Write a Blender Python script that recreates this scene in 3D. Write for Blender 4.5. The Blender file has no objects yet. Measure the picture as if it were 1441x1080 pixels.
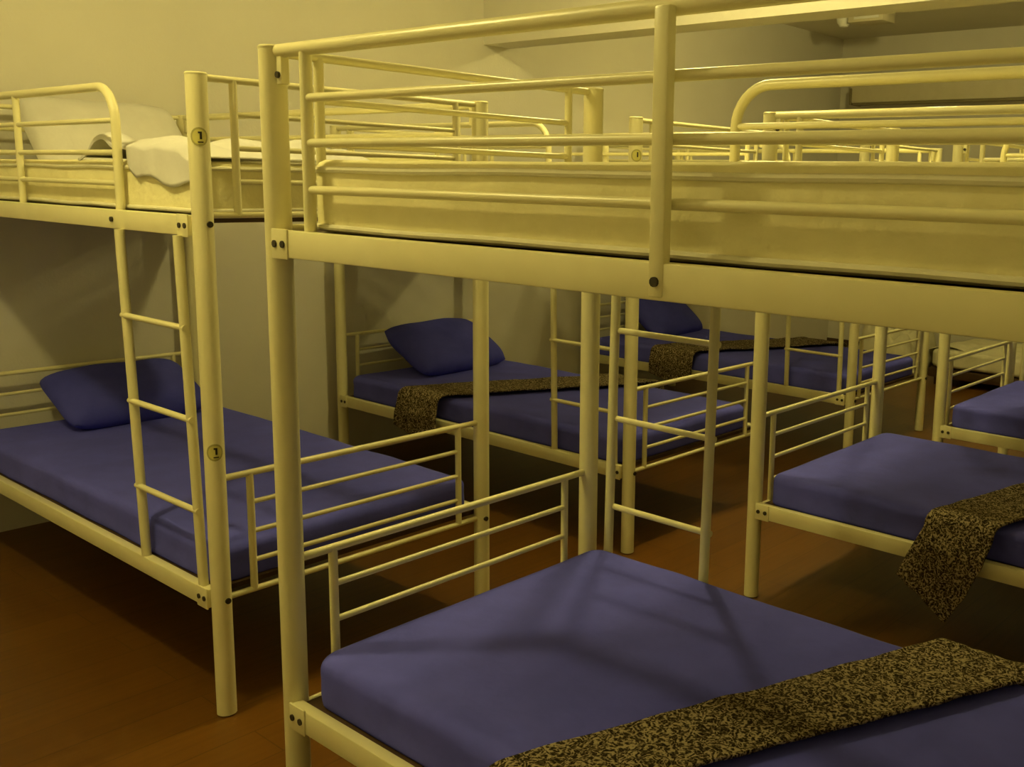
import bpy, bmesh, math, random
from mathutils import Vector, Matrix, noise

random.seed(7)
SC = bpy.context.scene
COL = SC.collection
PI = math.pi

# ------------------------------------------------------------------ materials
def nmat(name):
    m = bpy.data.materials.new(name); m.use_nodes = True
    nt = m.node_tree; nt.nodes.clear()
    out = nt.nodes.new('ShaderNodeOutputMaterial')
    b = nt.nodes.new('ShaderNodeBsdfPrincipled')
    nt.links.new(b.outputs[0], out.inputs[0])
    return m, nt, b

def N(nt, kind, **kw):
    n = nt.nodes.new(kind)
    for k, v in kw.items():
        if k in n.inputs: n.inputs[k].default_value = v
        else: setattr(n, k, v)
    return n

def coords(nt, sc=(1, 1, 1), kind='Object'):
    tc = N(nt, 'ShaderNodeTexCoord'); mp = N(nt, 'ShaderNodeMapping')
    mp.inputs['Scale'].default_value = sc
    nt.links.new(tc.outputs[kind], mp.inputs['Vector'])
    return mp.outputs['Vector']

def ramp(nt, fac, stops, interp='LINEAR'):
    r = N(nt, 'ShaderNodeValToRGB'); r.color_ramp.interpolation = interp
    el = r.color_ramp.elements
    while len(el) < len(stops): el.new(0.5)
    for e, (p, c) in zip(el, stops):
        e.position = p; e.color = (*c, 1)
    nt.links.new(fac, r.inputs['Fac'])
    return r.outputs['Color']

def bump(nt, b, h, strength, dist=0.01):
    n = N(nt, 'ShaderNodeBump', Strength=strength, Distance=dist)
    nt.links.new(h, n.inputs['Height']); nt.links.new(n.outputs['Normal'], b.inputs['Normal'])

def mottled(name, c0, c1, scale, rough=0.6, bstr=0.0, bscale=60, spec=0.4, bdist=0.01):
    m, nt, b = nmat(name)
    v = coords(nt)
    n = N(nt, 'ShaderNodeTexNoise', Scale=scale, Detail=4.0, Roughness=0.55)
    nt.links.new(v, n.inputs['Vector'])
    nt.links.new(ramp(nt, n.outputs['Fac'], [(0.35, c0), (0.65, c1)]), b.inputs['Base Color'])
    b.inputs['Roughness'].default_value = rough
    b.inputs['Specular IOR Level'].default_value = spec
    if bstr:
        n2 = N(nt, 'ShaderNodeTexNoise', Scale=bscale, Detail=3.0)
        nt.links.new(v, n2.inputs['Vector']); bump(nt, b, n2.outputs['Fac'], bstr, bdist)
    return m

M = {}
M['metal'] = mottled('cream_painted_metal', (0.79, 0.735, 0.42), (0.83, 0.775, 0.46), 9, rough=0.34, spec=0.5)
M['wall'] = mottled('cream_wall_paint', (0.665, 0.635, 0.56), (0.695, 0.665, 0.59), 2.2, rough=0.85, bstr=0.08, bscale=90, spec=0.2)
M['ceiling'] = mottled('ceiling_paint', (0.66, 0.63, 0.52), (0.70, 0.67, 0.56), 2, rough=0.9, spec=0.2)
M['sheet'] = mottled('blue_bed_sheet', (0.096, 0.102, 0.55), (0.114, 0.120, 0.64), 7, rough=0.9, bstr=0.16, bscale=26, spec=0.12)
M['pillow'] = mottled('blue_pillow_case', (0.062, 0.068, 0.42), (0.078, 0.084, 0.48), 9, rough=0.9, bstr=0.16, bscale=30, spec=0.12)
M['ticking'] = mottled('cream_mattress_cloth', (0.84, 0.78, 0.46), (0.90, 0.84, 0.52), 14, rough=0.85, bstr=0.35, bscale=34, spec=0.2)
M['piping'] = mottled('cream_piping', (0.74, 0.70, 0.50), (0.80, 0.76, 0.56), 20, rough=0.7)
M['white'] = mottled('white_cotton', (0.68, 0.66, 0.63), (0.74, 0.72, 0.69), 8, rough=0.9, bstr=0.25, bscale=16, spec=0.15)
M['pale'] = mottled('pale_cotton', (0.70, 0.66, 0.46), (0.80, 0.76, 0.56), 10, rough=0.9, bstr=0.25, bscale=18, spec=0.15)
M['dark'] = mottled('dark_bolt_steel', (0.03, 0.022, 0.012), (0.05, 0.04, 0.02), 40, rough=0.45)
M['board2'] = mottled('dark_wood_and_gap_shade', (0.055, 0.028, 0.010), (0.075, 0.038, 0.014), 6, rough=0.6)  # dark wood; on the bunk bases the tone stands in for gap shade
M['board'] = mottled('plywood_board', (0.16, 0.10, 0.04), (0.20, 0.13, 0.055), 6, rough=0.7)
M['sticker'] = mottled('yellow_sticker', (0.66, 0.60, 0.17), (0.70, 0.64, 0.19), 60, rough=0.4)
M['ring'] = mottled('olive_sticker_rim', (0.42, 0.38, 0.12), (0.45, 0.41, 0.14), 60, rough=0.4)
M['ink'] = mottled('black_ink', (0.02, 0.015, 0.005), (0.025, 0.02, 0.01), 60, rough=0.5)
M['plastic'] = mottled('white_plastic', (0.78, 0.77, 0.72), (0.82, 0.81, 0.76), 12, rough=0.4)
M['shade'] = mottled('dull_brown_plastic', (0.20, 0.17, 0.085), (0.23, 0.195, 0.10), 8, rough=0.6)
M['box'] = mottled('pale_plastic_case', (0.60, 0.55, 0.38), (0.64, 0.59, 0.42), 8, rough=0.6)

# speckled animal-print throw
m, nt, b = nmat('speckled_throw'); M['throw'] = m
v = coords(nt)
nz = N(nt, 'ShaderNodeTexNoise', Scale=34.0, Detail=2.0); nt.links.new(v, nz.inputs['Vector'])
mx = N(nt, 'ShaderNodeMixRGB'); mx.inputs['Fac'].default_value = 0.05
nt.links.new(v, mx.inputs[1]); nt.links.new(nz.outputs['Color'], mx.inputs[2])
vo = N(nt, 'ShaderNodeTexVoronoi', Scale=150.0); nt.links.new(mx.outputs[0], vo.inputs['Vector'])
n2 = N(nt, 'ShaderNodeTexNoise', Scale=165.0, Detail=3.0, Roughness=0.7); nt.links.new(v, n2.inputs['Vector'])
mul = N(nt, 'ShaderNodeMath', operation='MULTIPLY')
nt.links.new(vo.outputs['Distance'], mul.inputs[0]); nt.links.new(n2.outputs['Fac'], mul.inputs[1])
nt.links.new(ramp(nt, mul.outputs[0], [(0.14, (0.014, 0.009, 0.004)), (0.25, (0.10, 0.075, 0.04)), (0.36, (0.42, 0.34, 0.20))]), b.inputs['Base Color'])
b.inputs['Roughness'].default_value = 0.9; b.inputs['Specular IOR Level'].default_value = 0.1
bump(nt, b, n2.outputs['Fac'], 0.6, 0.004)

# laminate floor boards running along the room
m, nt, b = nmat('brown_laminate'); M['floor'] = m
tc = N(nt, 'ShaderNodeTexCoord'); mp = N(nt, 'ShaderNodeMapping')
mp.inputs['Rotation'].default_value = (0, 0, PI / 2)
nt.links.new(tc.outputs['Object'], mp.inputs['Vector'])
br = N(nt, 'ShaderNodeTexBrick', Scale=1.0)
br.inputs['Brick Width'].default_value = 1.2; br.inputs['Row Height'].default_value = 0.14
br.inputs['Mortar Size'].default_value = 0.0022
br.inputs['Color1'].default_value = (0.150, 0.062, 0.0060, 1)
br.inputs['Color2'].default_value = (0.128, 0.052, 0.0050, 1)
br.inputs['Mortar'].default_value = (0.095, 0.040, 0.004, 1)
nt.links.new(mp.outputs[0], br.inputs['Vector'])
gr = N(nt, 'ShaderNodeTexNoise', Scale=4.0, Detail=5.0)
mp2 = N(nt, 'ShaderNodeMapping'); mp2.inputs['Scale'].default_value = (14, 0.8, 1)
nt.links.new(tc.outputs['Object'], mp2.inputs['Vector']); nt.links.new(mp2.outputs[0], gr.inputs['Vector'])
mm = N(nt, 'ShaderNodeMixRGB', blend_type='MULTIPLY'); mm.inputs['Fac'].default_value = 0.6
nt.links.new(br.outputs['Color'], mm.inputs[1])
nt.links.new(ramp(nt, gr.outputs['Fac'], [(0.3, (0.68, 0.65, 0.6)), (0.7, (1.0, 1.0, 1.0))]), mm.inputs[2])
nt.links.new(mm.outputs[0], b.inputs['Base Color'])
b.inputs['Roughness'].default_value = 0.38; b.inputs['Specular IOR Level'].default_value = 0.38

LIGHT = (1.0, 0.84, 0.30)
def lamp_mat(name, s):
    m = bpy.data.materials.new(name); m.use_nodes = True
    nt = m.node_tree; nt.nodes.clear()
    out = nt.nodes.new('ShaderNodeOutputMaterial'); e = nt.nodes.new('ShaderNodeEmission')
    e.inputs[0].default_value = (*LIGHT, 1); e.inputs[1].default_value = s
    nt.links.new(e.outputs[0], out.inputs[0])
    return m

# ------------------------------------------------------------------ mesh helpers
def mesh_obj(name, verts, faces, mat, parent=None, smooth=True):
    me = bpy.data.meshes.new(name)
    me.from_pydata([tuple(v) for v in verts], [], faces)
    bm = bmesh.new(); bm.from_mesh(me)
    bmesh.ops.recalc_face_normals(bm, faces=bm.faces[:]); bm.to_mesh(me); bm.free()
    me.materials.append(mat)
    if smooth:
        for p in me.polygons: p.use_smooth = True
    o = bpy.data.objects.new(name, me); COL.objects.link(o)
    if parent: o.parent = parent
    return o

class MB:
    def __init__(s): s.v = []; s.f = []
    def add(s, v, f):
        k = len(s.v); s.v += [Vector(p) for p in v]; s.f += [tuple(i + k for i in q) for q in f]
        return s
    def tube(s, pts, r, n=12, closed=False):
        pts = [Vector(p) for p in pts]; m = len(pts); rings = []
        up = None
        for i, p in enumerate(pts):
            if closed: t = pts[(i + 1) % m] - pts[i - 1]
            else: t = pts[min(i + 1, m - 1)] - pts[max(i - 1, 0)]
            t.normalize()
            if up is None:
                up = Vector((0, 0, 1)) if abs(t.z) < 0.9 else Vector((1, 0, 0))
            a = (up - t * up.dot(t)).normalized(); up = a
            c = t.cross(a)
            rings.append([p + a * (r * math.cos(2 * PI * k / n)) + c * (r * math.sin(2 * PI * k / n)) for k in range(n)])
        v = [q for g in rings for q in g]; f = []
        for i in range(m if closed else m - 1):
            j = (i + 1) % m
            for k in range(n):
                l = (k + 1) % n
                f.append((i * n + k, i * n + l, j * n + l, j * n + k))
        if not closed:
            f.append(tuple(range(n))[::-1]); f.append(tuple((m - 1) * n + k for k in range(n)))
        return s.add(v, f)
    def box(s, x0, x1, y0, y1, z0, z1, bev=0.0):
        bm = bmesh.new(); bmesh.ops.create_cube(bm, size=1)
        for v in bm.verts:
            v.co = Vector(((x0 + x1) / 2 + v.co.x * (x1 - x0), (y0 + y1) / 2 + v.co.y * (y1 - y0), (z0 + z1) / 2 + v.co.z * (z1 - z0)))
        if bev: bmesh.ops.bevel(bm, geom=bm.edges[:], offset=bev, segments=2, affect='EDGES', profile=0.5)
        bm.verts.index_update()
        s.add([v.co.copy() for v in bm.verts], [tuple(q.index for q in f.verts) for f in bm.faces]); bm.free()
        return s
    def lathe(s, prof, c=(0, 0, 0), n=24):
        v = []; f = []; m = len(prof)
        for r, z in prof:
            for k in range(n):
                a = 2 * PI * k / n; v.append((c[0] + r * math.cos(a), c[1] + r * math.sin(a), c[2] + z))
        for i in range(m - 1):
            for k in range(n):
                l = (k + 1) % n; f.append((i * n + k, i * n + l, (i + 1) * n + l, (i + 1) * n + k))
        f.append(tuple(range(n))[::-1]); f.append(tuple((m - 1) * n + k for k in range(n)))
        return s.add(v, f)
    def build(s, name, mat, parent=None, smooth=True, sharp=40):
        o = mesh_obj(name, s.v, s.f, mat, parent, smooth)
        if smooth and sharp:
            me = o.data
            bm = bmesh.new(); bm.from_mesh(me); lim = math.radians(sharp)
            for e in bm.edges:
                if len(e.link_faces) == 2 and e.calc_face_angle(0) > lim: e.smooth = False
            bm.to_mesh(me); bm.free()
        return o

def rbox(lx, ly, lz, r, rp, nx, ny, nz):
    """rounded slab centred on the origin: r rounds the edges, rp rounds the plan corners"""
    def lin(l, n, rr):
        k = 5; a = [-l / 2 + rr * i / k for i in range(k)]
        mid = [-l / 2 + rr + (l - 2 * rr) * i / n for i in range(n + 1)]
        return a + mid + [-q for q in reversed(a)]
    X, Y, Z = lin(lx, nx, max(r, rp)), lin(ly, ny, max(r, rp)), lin(lz, nz, r)
    idx = {}; V = []; F = []
    def put(x, y, z):
        key = (round(x, 5), round(y, 5), round(z, 5))
        if key in idx: return idx[key]
        p = Vector((x, y, z))
        # plan rounding
        cx = max(-lx / 2 + rp, min(lx / 2 - rp, x)); cy = max(-ly / 2 + rp, min(ly / 2 - rp, y))
        dx, dy = x - cx, y - cy
        if dx and dy:
            d = max(abs(dx), abs(dy)); h = math.hypot(dx, dy); p.x = cx + dx * d / h; p.y = cy + dy * d / h
        # edge rounding
        ez = max(0, abs(z) - (lz / 2 - r)); 
        inx = max(0, abs(x) - (lx / 2 - r)); iny = max(0, abs(y) - (ly / 2 - r)); e = max(inx, iny)
        if ez > 0 and e > 0:
            d = max(ez, e); h = math.hypot(ez, e); ne, nzv = e * d / h, ez * d / h
            k = e - ne
            n = Vector((max(-1, min(1, dx / rp if rp else 0)), max(-1, min(1, dy / rp if rp else 0)), 0))
            if inx >= iny and not (dx and dy): n = Vector((math.copysign(1, x), 0, 0))
            elif iny > inx and not (dx and dy): n = Vector((0, math.copysign(1, y), 0))
            n.normalize(); p -= n * k; p.z = math.copysign(lz / 2 - r + nzv, z)
        idx[key] = len(V); V.append(p); return idx[key]
    def face(A, B, fn):
        for i in range(len(A) - 1):
            for j in range(len(B) - 1):
                F.append((put(*fn(A[i], B[j])), put(*fn(A[i + 1], B[j])), put(*fn(A[i + 1], B[j + 1])), put(*fn(A[i], B[j + 1]))))
    for s in (-1, 1):
        face(X, Y, lambda a, b: (a, b, s * lz / 2)); face(X, Z, lambda a, b: (a, s * ly / 2, b)); face(Y, Z, lambda a, b: (s * lx / 2, a, b))
    return V, F

def tag(o, label=None, cat=None, group=None, kind=None):
    if label: o['label'] = label
    if cat: o['category'] = cat
    if group: o['group'] = group
    if kind: o['kind'] = kind
    return o

def empty(name, loc=(0, 0, 0), rz=0):
    o = bpy.data.objects.new(name, None); COL.objects.link(o)
    o.location = loc; o.rotation_euler = (0, 0, rz); o.empty_display_size = 0.1
    return o

def copy_tree(o, parent=None):
    c = o.copy(); COL.objects.link(c); c.parent = parent
    for ch in list(o.children): copy_tree(ch, c)
    return c

# ------------------------------------------------------------------ room
XW, XE, YN, YS, ZC = -2.0, 2.72, 6.90, -2.1, 2.75
def slab(name, *a): return tag(MB().box(*a).build(name, M['wall'], smooth=False), kind='structure')
fl = tag(MB().box(XW - .1, XE + .1, YS - .1, YN + .1, -.1, 0).build('floor', M['floor'], smooth=False), kind='structure')
ce = tag(MB().box(XW - .1, XE + .1, YS - .1, YN + .1, ZC, ZC + .1).build('ceiling', M['ceiling'], smooth=False), kind='structure')
slab('wall_left', XW - .1, XW, YS - .1, YN + .1, 0, ZC)
slab('wall_right', XE, XE + .1, YS - .1, YN + .1, 0, ZC)
slab('wall_far', XW, XE, YN, YN + .1, 0, ZC)
slab('wall_near', XW, XE, YS - .1, YS, 0, ZC)
slab('ceiling_beam', XW, XE, 2.72, 2.92, 2.215, ZC)

# ------------------------------------------------------------------ bunk bed
L, W, H = 1.92, 0.92, 1.70
ZL, ZU = 0.331, 1.325            # rail centre heights
RP = 0.026
def make_bunk():
    root = empty('bunk_bed')
    OX, OY = L / 2, -W / 2
    P = lambda x, y, z: (x + OX, y + OY, z)
    T = lambda pts, r, n=12: MB().tube([P(*p) for p in pts], r, n)
    mt = M['metal']
    # posts
    for x in (0, -L):
        for y in (0, W):
            p = T([(x, y, 0.004), (x, y, H - 0.004)], RP, 20).build('post', mt, root)
            MB().lathe([(RP * .99, 0), (RP * 1.03, 0.002), (RP * 1.03, 0.005), (RP * .9, 0.008)], P(x, y, H - 0.006), 20).build('cap', mt, p)
            if x == 0:
                for z in (ZL, ZU + .005):
                    MB().tube([P(RP - .003, y + (.004 if y == 0 else -.004), z), P(RP + .004, y + (.004 if y == 0 else -.004), z)], 0.008, 10).build('bolt', M['dark'], p)
    # side rails
    for z in (ZL, ZU):
        for y, s in ((0, -1), (W, 1)):
            yo, yi = y + s * 0.027, y - s * 0.0
            a, b_ = min(yo, yi), max(yo, yi)
            mb = MB().box(*[q for q in (-L + .022 + OX, -.022 + OX)], a + OY, b_ + OY, z - .026, z + .026, .003)
            # inner ledge the base rests on
            ia, ib = (y, y + .03) if s < 0 else (y - .03, y)
            mb.box(-L + .03 + OX, -.03 + OX, ia + OY, ib + OY, z + .001, z + .005)
            # end plates
            for x0, x1 in ((-.076, -.0215), (-L + .0215, -L + .076)):
                c0, c1 = (yo - .003, yo + .002) if s < 0 else (yo - .002, yo + .003)
                mb.box(x0 + OX, x1 + OX, c0 + OY, c1 + OY, z - .029, z + .029, .0015)
            r = mb.build('side_rail', mt, root)
            xs = [-.034, -.062, -L + .034, -L + .062]
            if z == ZU and s < 0: xs.append(-.45)
            if z == ZU and s > 0: xs.append(-.98)
            for x in xs:
                MB().tube([P(x, yo, z), P(x, yo + s * .006, z)], 0.0070, 10).build('bolt', M['dark'], r)
    # bases
    for z in (ZL, ZU):
        MB().box(-L + .03 + OX, -.03 + OX, .004 + OY, W - .004 + OY, z + .006, z + .0195).build('bed_base', M['board2'], root, smooth=False)  # base coloured dark to paint in the shaded gap under the mattress
    # end panels
    for x, nm in ((0, 'foot_panel'), (-L, 'head_panel')):
        for z0, z1 in ((ZL, .6615), (1.352, 1.690)):
            p = MB().tube([P(x, 0.02, z0), P(x, W - .02, z0)], .0085).tube([P(x, .02, z1), P(x, W - .02, z1)], .0092).build(nm, mt, root)
            for y in (.095, W - .100):
                T([(x, y, z0), (x, y, z1)], .0100).build('upright', mt, p)
            for k in (1, 2, 3):
                z = z0 + (z1 - z0) * k / 4
                T([(x, .095, z), (x, W - .100, z)], .0070).build('crossbar', mt, p)
    # guard on the ladder side, bent down at the ladder opening
    zg = 1.688; xe = -.455; c = .095
    arc = [(xe, 0, ZU + .02)] + [(xe - c + c * math.cos(a), 0, zg - c + c * math.sin(a)) for a in [PI / 2 * i / 8 for i in range(9)]]
    g = T(arc + [(-L + .02, 0, zg)], .0125).build('guard_rail', mt, root)
    for z in (1.595, 1.508, 1.424):
        T([(xe, 0, z), (-L + .11, 0, z)], .0078).build('crossbar', mt, g)
    for x in (-1.15, -L + .11):
        T([(x, 0, ZU + .02), (x, 0, zg)], .0105).build('upright', mt, g)
    # full guard on the other side
    g = T([(-.015, W, zg + .002), (-L + .015, W, zg + .002)], .0135).build('guard_rail', mt, root)
    for z in (1.600, 1.517, 1.430):
        T([(-.112, W, z), (-L + .112, W, z)], .0082).build('crossbar', mt, g)
    for x in (-.112, -L + .112):
        T([(x, W, ZU + .02), (x, W, zg)], .0118).build('upright', mt, g)
    MB().box(-.993 + OX, -.967 + OX, W + .011 + OY, W + .029 + OY, ZU - .022, zg, .004).build('upright', mt, g)
    for x, sx in ((-.024, -1), (-L + .024, 1)):
        bk = MB().box(min(x, x + sx * .018) + OX, max(x, x + sx * .018) + OX, W - .01 + OY, W + .008 + OY, 1.628, zg - .004, .002).build('bracket', mt, g)
        MB().tube([P(x + sx * .009, W + .008, 1.645), P(x + sx * .009, W + .013, 1.645)], .0062, 10).build('bolt', M['dark'], g)
    # ladder
    l = MB()
    yl, yt = -.0148, -.034
    ld = T([(-.064, yl, ZL + .0255), (-.064, yt, ZU - .0255)], .0132).tube([P(-.394, yl, ZL + .0255), P(-.394, yt, ZU - .0255)], .0132).build('ladder', mt, root)
    for z in (1.062, .818, .568):
        yr = yl + (yt - yl) * (z - ZL) / (ZU - ZL) - .005
        T([(-.051, yr, z), (-.407, yr, z)], .0085).build('rung', mt, ld)
    return root

proto = make_bunk()
bx, by = 0.6485, -0.1796
A_Y = [0.0, 1.668, 3.540]
B_Y = [-0.1796, 1.6418, 3.2451]
beds = {}
def place_bed(key, x, y, rz, label, first=False):
    o = proto if first else copy_tree(proto)
    o.location = (x, y, 0); o.rotation_euler = (0, 0, rz)
    tag(o, label, 'bunk bed', 'cream metal bunk beds'); beds[key] = o
    return o
FA = [0.0, 0.02, 0.0]; FB = [bx, bx - .02, bx - .024]
Alab = ['cream metal bunk bed at the left edge with round yellow number stickers on its post',
        'cream metal bunk bed second in the left-hand row, just short of the ceiling beam',
        'cream metal bunk bed third in the left-hand row, past the beam']
Blab = ['largest cream metal bunk bed in front, its bare upper mattress at eye level',
        'cream metal bunk bed behind the largest one, throw hanging off its lower mattress',
        'cream metal bunk bed third in the right-hand row, only a mattress corner in view']
for i in range(3):
    place_bed('A%d' % i, FA[i] - L / 2, A_Y[i] + W / 2, 0, Alab[i], first=(i == 0))
for i in range(3):
    place_bed('B%d' % i, FB[i] + L / 2, B_Y[i] + W / 2, PI, Blab[i])
for ch in [c for c in beds['B1'].children if c.name.startswith('ladder')]:      # this bunk shows no ladder
    for g_ in list(ch.children): bpy.data.objects.remove(g_)
    bpy.data.objects.remove(ch)

# number stickers, bent round the posts of the left row
def curved_disc(cx, cy, a0, r, rx, rz, z, n=20, rings=3, inner=0.0):
    V = []; F = []
    for i in range(rings + 1):
        q = inner + (1 - inner) * i / rings
        for k in range(n):
            t = 2 * PI * k / n; s, h = rx * q * math.cos(t), rz * q * math.sin(t)
            a = a0 + s / r
            V.append((cx + r * math.cos(a), cy + r * math.sin(a), z + h))
    for i in range(rings):
        for k in range(n):
            l = (k + 1) % n; F.append((i * n + k, i * n + l, (i + 1) * n + l, (i + 1) * n + k))
    return V, F
def curved_rect(cx, cy, a0, r, s0, s1, h0, h1, z):
    V = []; F = []; n = 3
    for i in range(n + 1):
        a = a0 + (s0 + (s1 - s0) * i / n) / r
        for h in (h0, h1): V.append((cx + r * math.cos(a), cy + r * math.sin(a), z + h))
    for i in range(n): F.append((2 * i, 2 * i + 2, 2 * i + 3, 2 * i + 1))
    return V, F
def sticker(bed, z, a0, full=True):
    px, py = L / 2, -W / 2
    mb = MB().add(*curved_disc(px, py, a0, RP + .0006, .0215, .023, z))
    s = mb.build('number_sticker', M['sticker'], bed, sharp=0); s['label'] = 'round yellow number sticker'
    MB().add(*curved_disc(px, py, a0, RP + .0009, .0215, .023, z, rings=1, inner=.80)).build('rim', M['ring'], s, sharp=0)
    nb = MB()
    nb.add(*curved_rect(px, py, a0, RP + .0014, .001, .0062, -.006, .0125, z))
    if full:
        nb.add(*curved_rect(px, py, a0, RP + .0014, -.003, .001, .008, .0125, z))
        nb.add(*curved_rect(px, py, a0, RP + .0014, -.004, .0095, -.0145, -.0115, z))
    nb.build('numeral', M['ink'], s, sharp=0)
sticker(beds['A0'], 1.545, math.radians(-24))
sticker(beds['A0'], 0.742, math.radians(-24))
sticker(beds['A1'], 1.56, math.radians(-40), full=False)

# ------------------------------------------------------------------ mattresses
ZM = 0.46
def wrinkle(V, amp, seed, side_only=False, top=None):
    out = []
    for p in V:
        q = p.copy()
        n1 = noise.noise(Vector((p.x * 3.1 + seed, p.y * 3.7, p.z * 9))) 
        n2 = noise.noise(Vector((p.x * 9 + seed, p.y * 10, p.z * 30)))
        q += Vector((0.25 * n2, 0.9 * (n1 * .5 + n2 * .5), n1 * .6 + n2 * .25)) * amp
        out.append(q)
    return out
def lower_mattress(i, x, y, label, mat='sheet', group='blue mattresses on the lower bunks'):
    lz = ZM - (ZL + .0215)
    V, F = rbox(L - .085, W - .022, lz + .022, .030, .055, 40, 22, 4)
    V = wrinkle(V, .0055, i * 3.3)
    for p in V: p.z = max(p.z - .011, -lz / 2)
    # the top sags a little between plump edges
    o = mesh_obj('mattress', V, F, M[mat])
    o.location = (x, y, ZL + .0215 + lz / 2)
    return tag(o, label, 'mattress', group)
def upper_mattress(i, x, y, rz, label):
    z0, z1 = ZU + .024, 1.488; lz = z1 - z0
    V, F = rbox(L - .10, W - .048, lz, .018, .075, 40, 20, 4)
    for p in V:                                     # bellied sides
        t = 1 - (2 * p.z / lz) ** 2
        ex = max(0, abs(p.y) - (W - .048) / 2 + .02) / .02
        p.y += math.copysign(.002 * t * ex, p.y)
    V = wrinkle(V, .003, i * 5.1 + 50)
    o = mesh_obj('mattress', V, F, M['ticking'])
    o.location = (x, y, (z0 + z1) / 2); o.rotation_euler.z = rz
    hx, hy, r = (L - .10) / 2 + .002, (W - .048) / 2 + .003, .078
    loop = []
    for cx, cy, a0 in ((hx - r, hy - r, 0), (-hx + r, hy - r, PI / 2), (-hx + r, -hy + r, PI), (hx - r, -hy + r, 3 * PI / 2)):
        for k in range(9):
            a = a0 + PI / 2 * k / 8; loop.append((cx + r * math.cos(a), cy + r * math.sin(a)))
    pts = []
    for k in range(len(loop)):                       # subdivide long runs so the piping can wander
        a, b_ = Vector(loop[k]), Vector(loop[(k + 1) % len(loop)]); n = max(1, int((b_ - a).length / .05))
        pts += [a.lerp(b_, j / n) for j in range(n)]
    for zz in (lz / 2 - .019, -lz / 2 + .011):
        q = [(p.x, p.y, zz + .003 * noise.noise(Vector((p.x * 4 + i, p.y * 4, zz)))) for p in pts]
        MB().tube(q, .0062, 8, closed=True).build('piping', M['piping'], o)
    return tag(o, label, 'mattress', 'bare cream mattresses on the upper bunks')

where = {'A0': 'left-edge bunk bed', 'A1': 'bunk second in the left-hand row', 'A2': 'bunk third in the left-hand row',
         'B0': 'largest bunk in front', 'B1': 'bunk behind the largest one', 'B2': 'bunk third in the right-hand row'}
for i, k in enumerate(beds):
    bd = beds[k]; x, y = bd.location.x, bd.location.y
    lower_mattress(i, x, y, 'blue-sheeted mattress on the lower bunk of the ' + where[k])
    upper_mattress(i, x, y, bd.rotation_euler.z, 'bare cream mattress on the upper bunk of the ' + where[k])

# ------------------------------------------------------------------ pillows
def pillow(lx, ly, th, seed, mat, label, loc, rot, cat='pillow', group=None):
    n, m = 30, 24; V = []; F = []
    for s in (1, -1):
        for i in range(n + 1):
            for j in range(m + 1):
                u, v = -1 + 2 * i / n, -1 + 2 * j / m
                prof = (max(0, 1 - abs(u) ** 3.4) * max(0, 1 - abs(v) ** 3.4)) ** .55
                yv = v * ly / 2 * (1 - .03 * (1 - u * u)) * (1 - .10 * abs(u) ** 4 * abs(v) ** 4)
                x = u * lx / 2 * (1 - .03 * (1 - v * v)) * (1 - .07 * abs(u) ** 4 * abs(v) ** 4)
                w = noise.noise(Vector((x * 7 + seed, yv * 7, s * 2.0))) * .012 * prof
                V.append(Vector((x, yv, s * th / 2 * prof + w)))
    K = (n + 1) * (m + 1)
    for s in (0, 1):
        for i in range(n):
            for j in range(m):
                a = s * K + i * (m + 1) + j; F.append((a, a + m + 1, a + m + 2, a + 1))
    me = bpy.data.meshes.new('pillow'); me.from_pydata([tuple(v) for v in V], [], F)
    bm = bmesh.new(); bm.from_mesh(me); bmesh.ops.remove_doubles(bm, verts=bm.verts[:], dist=1e-4)
    bmesh.ops.recalc_face_normals(bm, faces=bm.faces[:]); bm.to_mesh(me); bm.free()
    for p in me.polygons: p.use_smooth = True
    me.materials.append(M[mat])
    o = bpy.data.objects.new('pillow', me); COL.objects.link(o)
    o.location = loc; o.rotation_euler = rot
    return tag(o, label, cat, group)
# local x = up the pillow, local y = across the bed; leaned on the head panel
def lean(y, tilt, z=ZM, x=-1.70, yaw=0): return ((x, y, z), (0, math.radians(-180 + tilt), math.radians(yaw)))
BP = 'blue pillows leaning on the head panels'
pillow(.36, .58, .17, 1, 'pillow', 'blue pillow at the head of the left-edge bunk, seen through its ladder', (-1.725, .53, .560), (0, math.radians(24), math.radians(1)), group=BP)
pillow(.40, .62, .17, 2, 'pillow', 'plump blue pillow leaning at the head of the bunk second in the left-hand row', (-1.695, 1.668 + .51, .578), (0, math.radians(29), math.radians(3)), group=BP)
pillow(.40, .60, .17, 3, 'pillow', 'blue pillow at the head of the bunk third in the left-hand row', (-1.715, 3.54 + .55, .582), (0, math.radians(38), math.radians(6)), group=BP)
pillow(.40, .64, .15, 4, 'white', 'white pillow propped upright at the head of the left-edge upper bunk', (-1.735, .54, 1.572), (0, math.radians(50), math.radians(4)))

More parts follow.
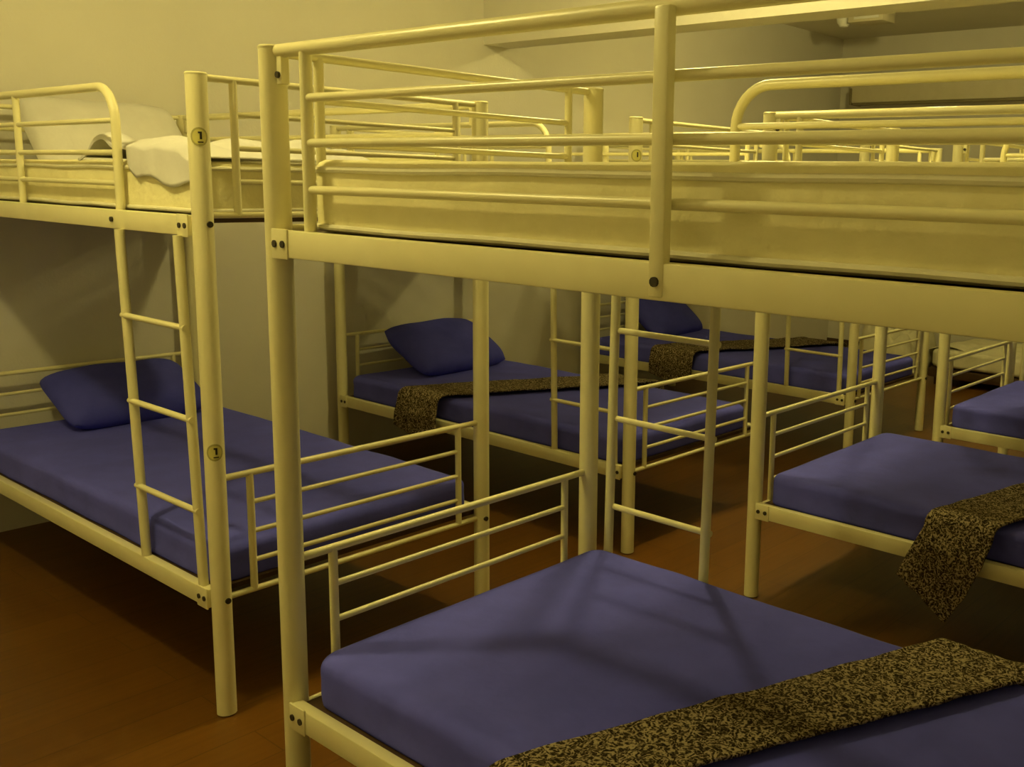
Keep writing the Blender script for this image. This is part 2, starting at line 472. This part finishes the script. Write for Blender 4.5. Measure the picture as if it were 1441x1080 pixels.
# ------------------------------------------------------------------ cloth
def cloth(name, grid, mat, th=.006, parent=None):
    n, m = len(grid), len(grid[0]); V = [Vector(p) for r in grid for p in r]; F = []
    for i in range(n - 1):
        for j in range(m - 1):
            a = i * m + j; F.append((a, a + m, a + m + 1, a + 1))
    o = mesh_obj(name, V, F, mat, parent)
    md = o.modifiers.new('thickness', 'SOLIDIFY'); md.thickness = th; md.offset = 1
    return o
def lerp_tab(tab, t):
    for (a, va), (b_, vb) in zip(tab, tab[1:]):
        if t <= b_: return va + (vb - va) * (t - a) / (b_ - a)
    return tab[-1][1]
def throw(label, y0, left, right, near, far, flare=(0, 0), seed=0, pinch=0.0):
    """left/right: x as a function of y over the mattress; near/far: hang length tables across the width"""
    yn, yf = y0 - .050, y0 + W + .050; ztop = ZM + .012
    grid = []; nt_ = 40; R = .04
    for j in range(nt_ + 1):
        t = j / nt_; row = []
        hn, hf = lerp_tab(near, t), lerp_tab(far, t)
        path = []
        for k in range(17, 0, -1):
            d = hn * k / 17; path.append((yn, ztop - R - d, d, -1))
        for k in range(7): a = PI / 2 * k / 6; path.append((yn + R - R * math.cos(a), ztop - R + R * math.sin(a), 0, 0))
        for k in range(1, 40): path.append((yn + R + (yf - yn - 2 * R) * k / 40, ztop, 0, 0))
        for k in range(7): a = PI / 2 * k / 6; path.append((yf - R + R * math.sin(a), ztop - R + R * math.cos(a), 0, 0))
        for k in range(1, 10):
            d = hf * k / 9; path.append((yf, ztop - R - d, d, 1))
        for yy, zz, d, side in path:
            f = d / max(hn, .05) if side < 0 else 0
            xl, xr = left(yy) - flare[0] * f, right(yy) + flare[1] * f
            x = xl + (xr - xl) * t
            w = noise.noise(Vector((x * 16 + seed, yy * 12, zz * 6))); w2 = noise.noise(Vector((x * 40 + seed, zz * 8, yy * 5)))
            if side: yy += side * (.006 + .020 * (w * .5 + .5) + .006 * w2) * min(1, d / .06)
            else: zz += .004 + .006 * w + .002 * w2
            row.append((x, yy, zz))
        grid.append(row)
    o = cloth('throw', grid, M['throw'], .007)
    return tag(o, label, 'throw', 'speckled dark throws across the lower beds')
throw('speckled brown throw slantwise across the blue mattress of the largest bunk in front', B_Y[0],
      lambda y: 1.303 + .397 * (y + .2), lambda y: 1.470 + .47 * (y + .2), [(0, .10), (1, .14)], [(0, .05), (1, .05)], seed=1)
throw('dark speckled throw with a pointed corner hanging off the bunk behind the largest one', B_Y[1],
      lambda y: 1.285 + .25 * (y - 1.60), lambda y: 1.500 + .30 * (y - 1.60), [(0, .17), (.25, .21), (.62, .285), (.80, .20), (1, .08)], [(0, .1), (1, .1)], flare=(.075, -.02), seed=5)
throw('speckled throw over the lower mattress of the bunk second in the left-hand row', A_Y[1],
      lambda y: -1.345 + .50 * (y - 1.67), lambda y: -1.06 + .50 * (y - 1.67), [(0, .13), (.5, .17), (1, .13)], [(0, .1), (1, .1)], flare=(.01, .01), seed=9)
throw('speckled throw over the lower mattress of the bunk third in the left-hand row', A_Y[2],
      lambda y: -1.32 + .50 * (y - 3.54), lambda y: -1.00 + .48 * (y - 3.54), [(0, .12), (.5, .16), (1, .12)], [(0, .1), (1, .1)], seed=13)

# crumpled bedding
def heap(name, x0, x1, y0, y1, zb, h, mat, label, cat, seed, apron=0.0, hem=None, group=None):
    n, m = 44, 36; grid = []
    for i in range(n + 1):
        u = i / n; row = []
        for j in range(m + 1):
            v = j / m
            x = x0 + (x1 - x0) * u; y = y0 + (y1 - y0) * v
            e = min(1, 6 * u, 6 * (1 - u), 9 * (1 - v) + .02) ; e = e * e * (3 - 2 * e)
            en = 1 if apron else min(1, 7 * v)
            rid = abs(noise.noise(Vector((x * 5 + seed, y * 7, 1.3)))); w = noise.noise(Vector((x * 12 + seed, y * 13, 4)))
            z = zb + .006 + e * en * h * (.55 + .7 * rid + .18 * w)
            row.append((x + .012 * w, y + .012 * rid, z))
        if apron:
            drop = apron * (hem(u) if hem else 1); x = row[0][0]; ztop = row[0][2]; pre = []
            for k in range(10, 0, -1):
                d = drop * k / 10; w = noise.noise(Vector((x * 22 + seed, d * 6, 2)))
                pre.append((x + .01 * w, y0 - .006 - .008 * (w * .5 + .5) - .026 * min(1, drop / .09), ztop - .004 - d * (ztop - zb + .07) / .14))
            row = pre + row
        grid.append(row)
    o = cloth(name, grid, M[mat], .004)
    return tag(o, label, cat, group)
heap('bed_sheet', -.80, -.05, .050, .56, 1.489, .062, 'white', 'crumpled white sheet spilling over the upper mattress edge of the left-edge bunk', 'bed sheet', 2.2,
     apron=.125, hem=lambda u: .10 + .85 * min(1, max(0, (u - .43) * 7)) + .14 * math.sin(u * 17) * min(1, max(0, (u - .43) * 7)))
# low bed and bedding against the far wall
low = empty('low_bed', (.40, 6.36, 0)); tag(low, 'low dark bed base along the far wall under a pale mattress', 'bed')
MB().box(-1.0, 1.0, -.42, .42, .06, .13, .008).build('frame', M['board2'], low)
for lx in (-.93, .93):
    for ly in (-.36, .36): MB().box(lx - .03, lx + .03, ly - .03, ly + .03, 0, .06, .003).build('leg', M['board2'], low)
V, F = rbox(1.98, .84, .13, .03, .06, 30, 14, 3)
lm = mesh_obj('mattress', wrinkle(V, .006, 77), F, M['pale']); lm.location = (.40, 6.36, .204)
tag(lm, 'bare pale mattress on the low bed along the far wall', 'mattress')
heap('blanket', -1.42, -.86, 6.22, 6.82, .002, .40, 'pale', 'heap of pale crumpled blankets on the floor by the far wall', 'blanket', 8.8)
g = []
for i in range(19):
    u = i / 18; row = []
    for k in range(18):
        d = k / 17; w = noise.noise(Vector((u * 4, d * 3, 7)))
        yy = 6.02 + .34 * u
        if d < .4: p = (-.34 - .275 * d / .4, yy, .268 + .025 * math.sin(PI * d / .4) + .008 * w)
        else: p = (-.628 - .02 * abs(w) - .05 * (d - .4), yy + .02 * w, .262 - (.24 - .15 * u) * (d - .4) / .6)
        row.append(p)
    g.append(row)
tag(cloth('bed_sheet', g, M['pale'], .004), 'pale sheet hanging off the end of the low mattress by the far wall', 'bed sheet')
tag(MB().box(XW, XE, YN - .012, YN, 0, .10).build('baseboard_far', M['board2'], smooth=False), kind='structure')

# ------------------------------------------------------------------ far wall fittings
YF = YN
e = empty('emergency_light', (-1.14, 5.72, ZC))
tag(e, 'small round white lamp head beside a flat box under the far ceiling', 'emergency light')
MB().box(-.13, .15, -.10, .10, -.085, 0, .006).build('housing', M['box'], e)
MB().lathe([(.004, -.105), (.03, -.10), (.052, -.07), (.056, -.045), (.045, -.014), (.018, .0), (.004, .0)], (-.20, -.03, 0), 20).build('lamp_head', M['plastic'], e)
MB().tube([(-.12, -.03, -.04), (-.17, -.03, -.04)], .012).build('bracket', M['dark'], e)
MB().box(-.08, .12, -.104, -.099, -.065, -.02, .001).build('cover', M['plastic'], e)
w = empty('wall_unit', (-.98, YF, 2.27)); tag(w, 'long pale wall-mounted unit with a dark lower edge, high on the far wall', 'wall unit')
MB().box(-.82, .82, -.18, 0, -.085, .15, .012).build('case', M['box'], w)
MB().box(-.80, .80, -.184, -.12, -.105, -.084, .002).build('outlet', M['shade'], w)
MB().box(-.835, -.81, -.185, 0, -.10, .04, .004).build('end_strip', M['shade'], w)

# ------------------------------------------------------------------ ceiling lamps
def ceiling_lamp(x, y, z, s, r, label):
    o = empty('ceiling_lamp', (x, y, ZC)); tag(o, label, 'ceiling lamp', 'globe lamps on the ceiling')
    MB().lathe([(.055, -.03), (.06, -.02), (.06, 0)], (0, 0, 0)).build('base', M['plastic'], o)
    MB().tube([(0, 0, -.02), (0, 0, z - ZC + r * .9)], .012).build('stem', M['plastic'], o)
    prof = [(max(.002, r * math.sin(a)), (z - ZC) - r * math.cos(a)) for a in [PI * i / 16 for i in range(17)]]
    MB().lathe(prof, n=24).build('globe', lamp_mat('lit_globe', s), o)
ceiling_lamp(.22, 1.57, 2.62, 165, .055, 'glowing globe lamp on the ceiling just before the beam')
ceiling_lamp(.02, -.84, 2.62, 175, .055, 'glowing globe lamp on the ceiling over the aisle beside the front beds')
ceiling_lamp(.15, 4.0, 2.62, 165, .055, 'glowing globe lamp on the ceiling beyond the beam')

# ------------------------------------------------------------------ camera
f, pitch, yaw, roll = 1415.2969, math.radians(9.505), math.radians(38.7332), math.radians(1.3803)
fw = Vector((-math.sin(yaw) * math.cos(pitch), math.cos(yaw) * math.cos(pitch), -math.sin(pitch)))
rt = Vector((math.cos(yaw), math.sin(yaw), 0)); up = rt.cross(fw)
r2 = rt * math.cos(roll) + up * math.sin(roll); u2 = -rt * math.sin(roll) + up * math.cos(roll)
cam = bpy.data.cameras.new('camera'); co = bpy.data.objects.new('camera', cam); COL.objects.link(co)
mw = Matrix((r2, u2, -fw)).transposed().to_4x4(); mw.translation = Vector((2.4822, -1.276, 1.4563))
co.matrix_world = mw
cam.sensor_fit = 'HORIZONTAL'; cam.sensor_width = 36; cam.lens = f * 36 / 1441
cam.shift_x = -196.4673 / 1441; cam.shift_y = -43.7209 / 1441
cam.clip_start = 0.02
SC.camera = co

# ------------------------------------------------------------------ world and view
wd = bpy.data.worlds.new('world'); SC.world = wd; wd.use_nodes = True
wd.node_tree.nodes['Background'].inputs[0].default_value = (0, 0, 0, 1)
vs = SC.view_settings
SC.display_settings.display_device = 'sRGB'
vs.view_transform = 'Standard'; vs.look = 'None'; vs.gamma = 1; vs.use_curve_mapping = False
vs.exposure = 1.26
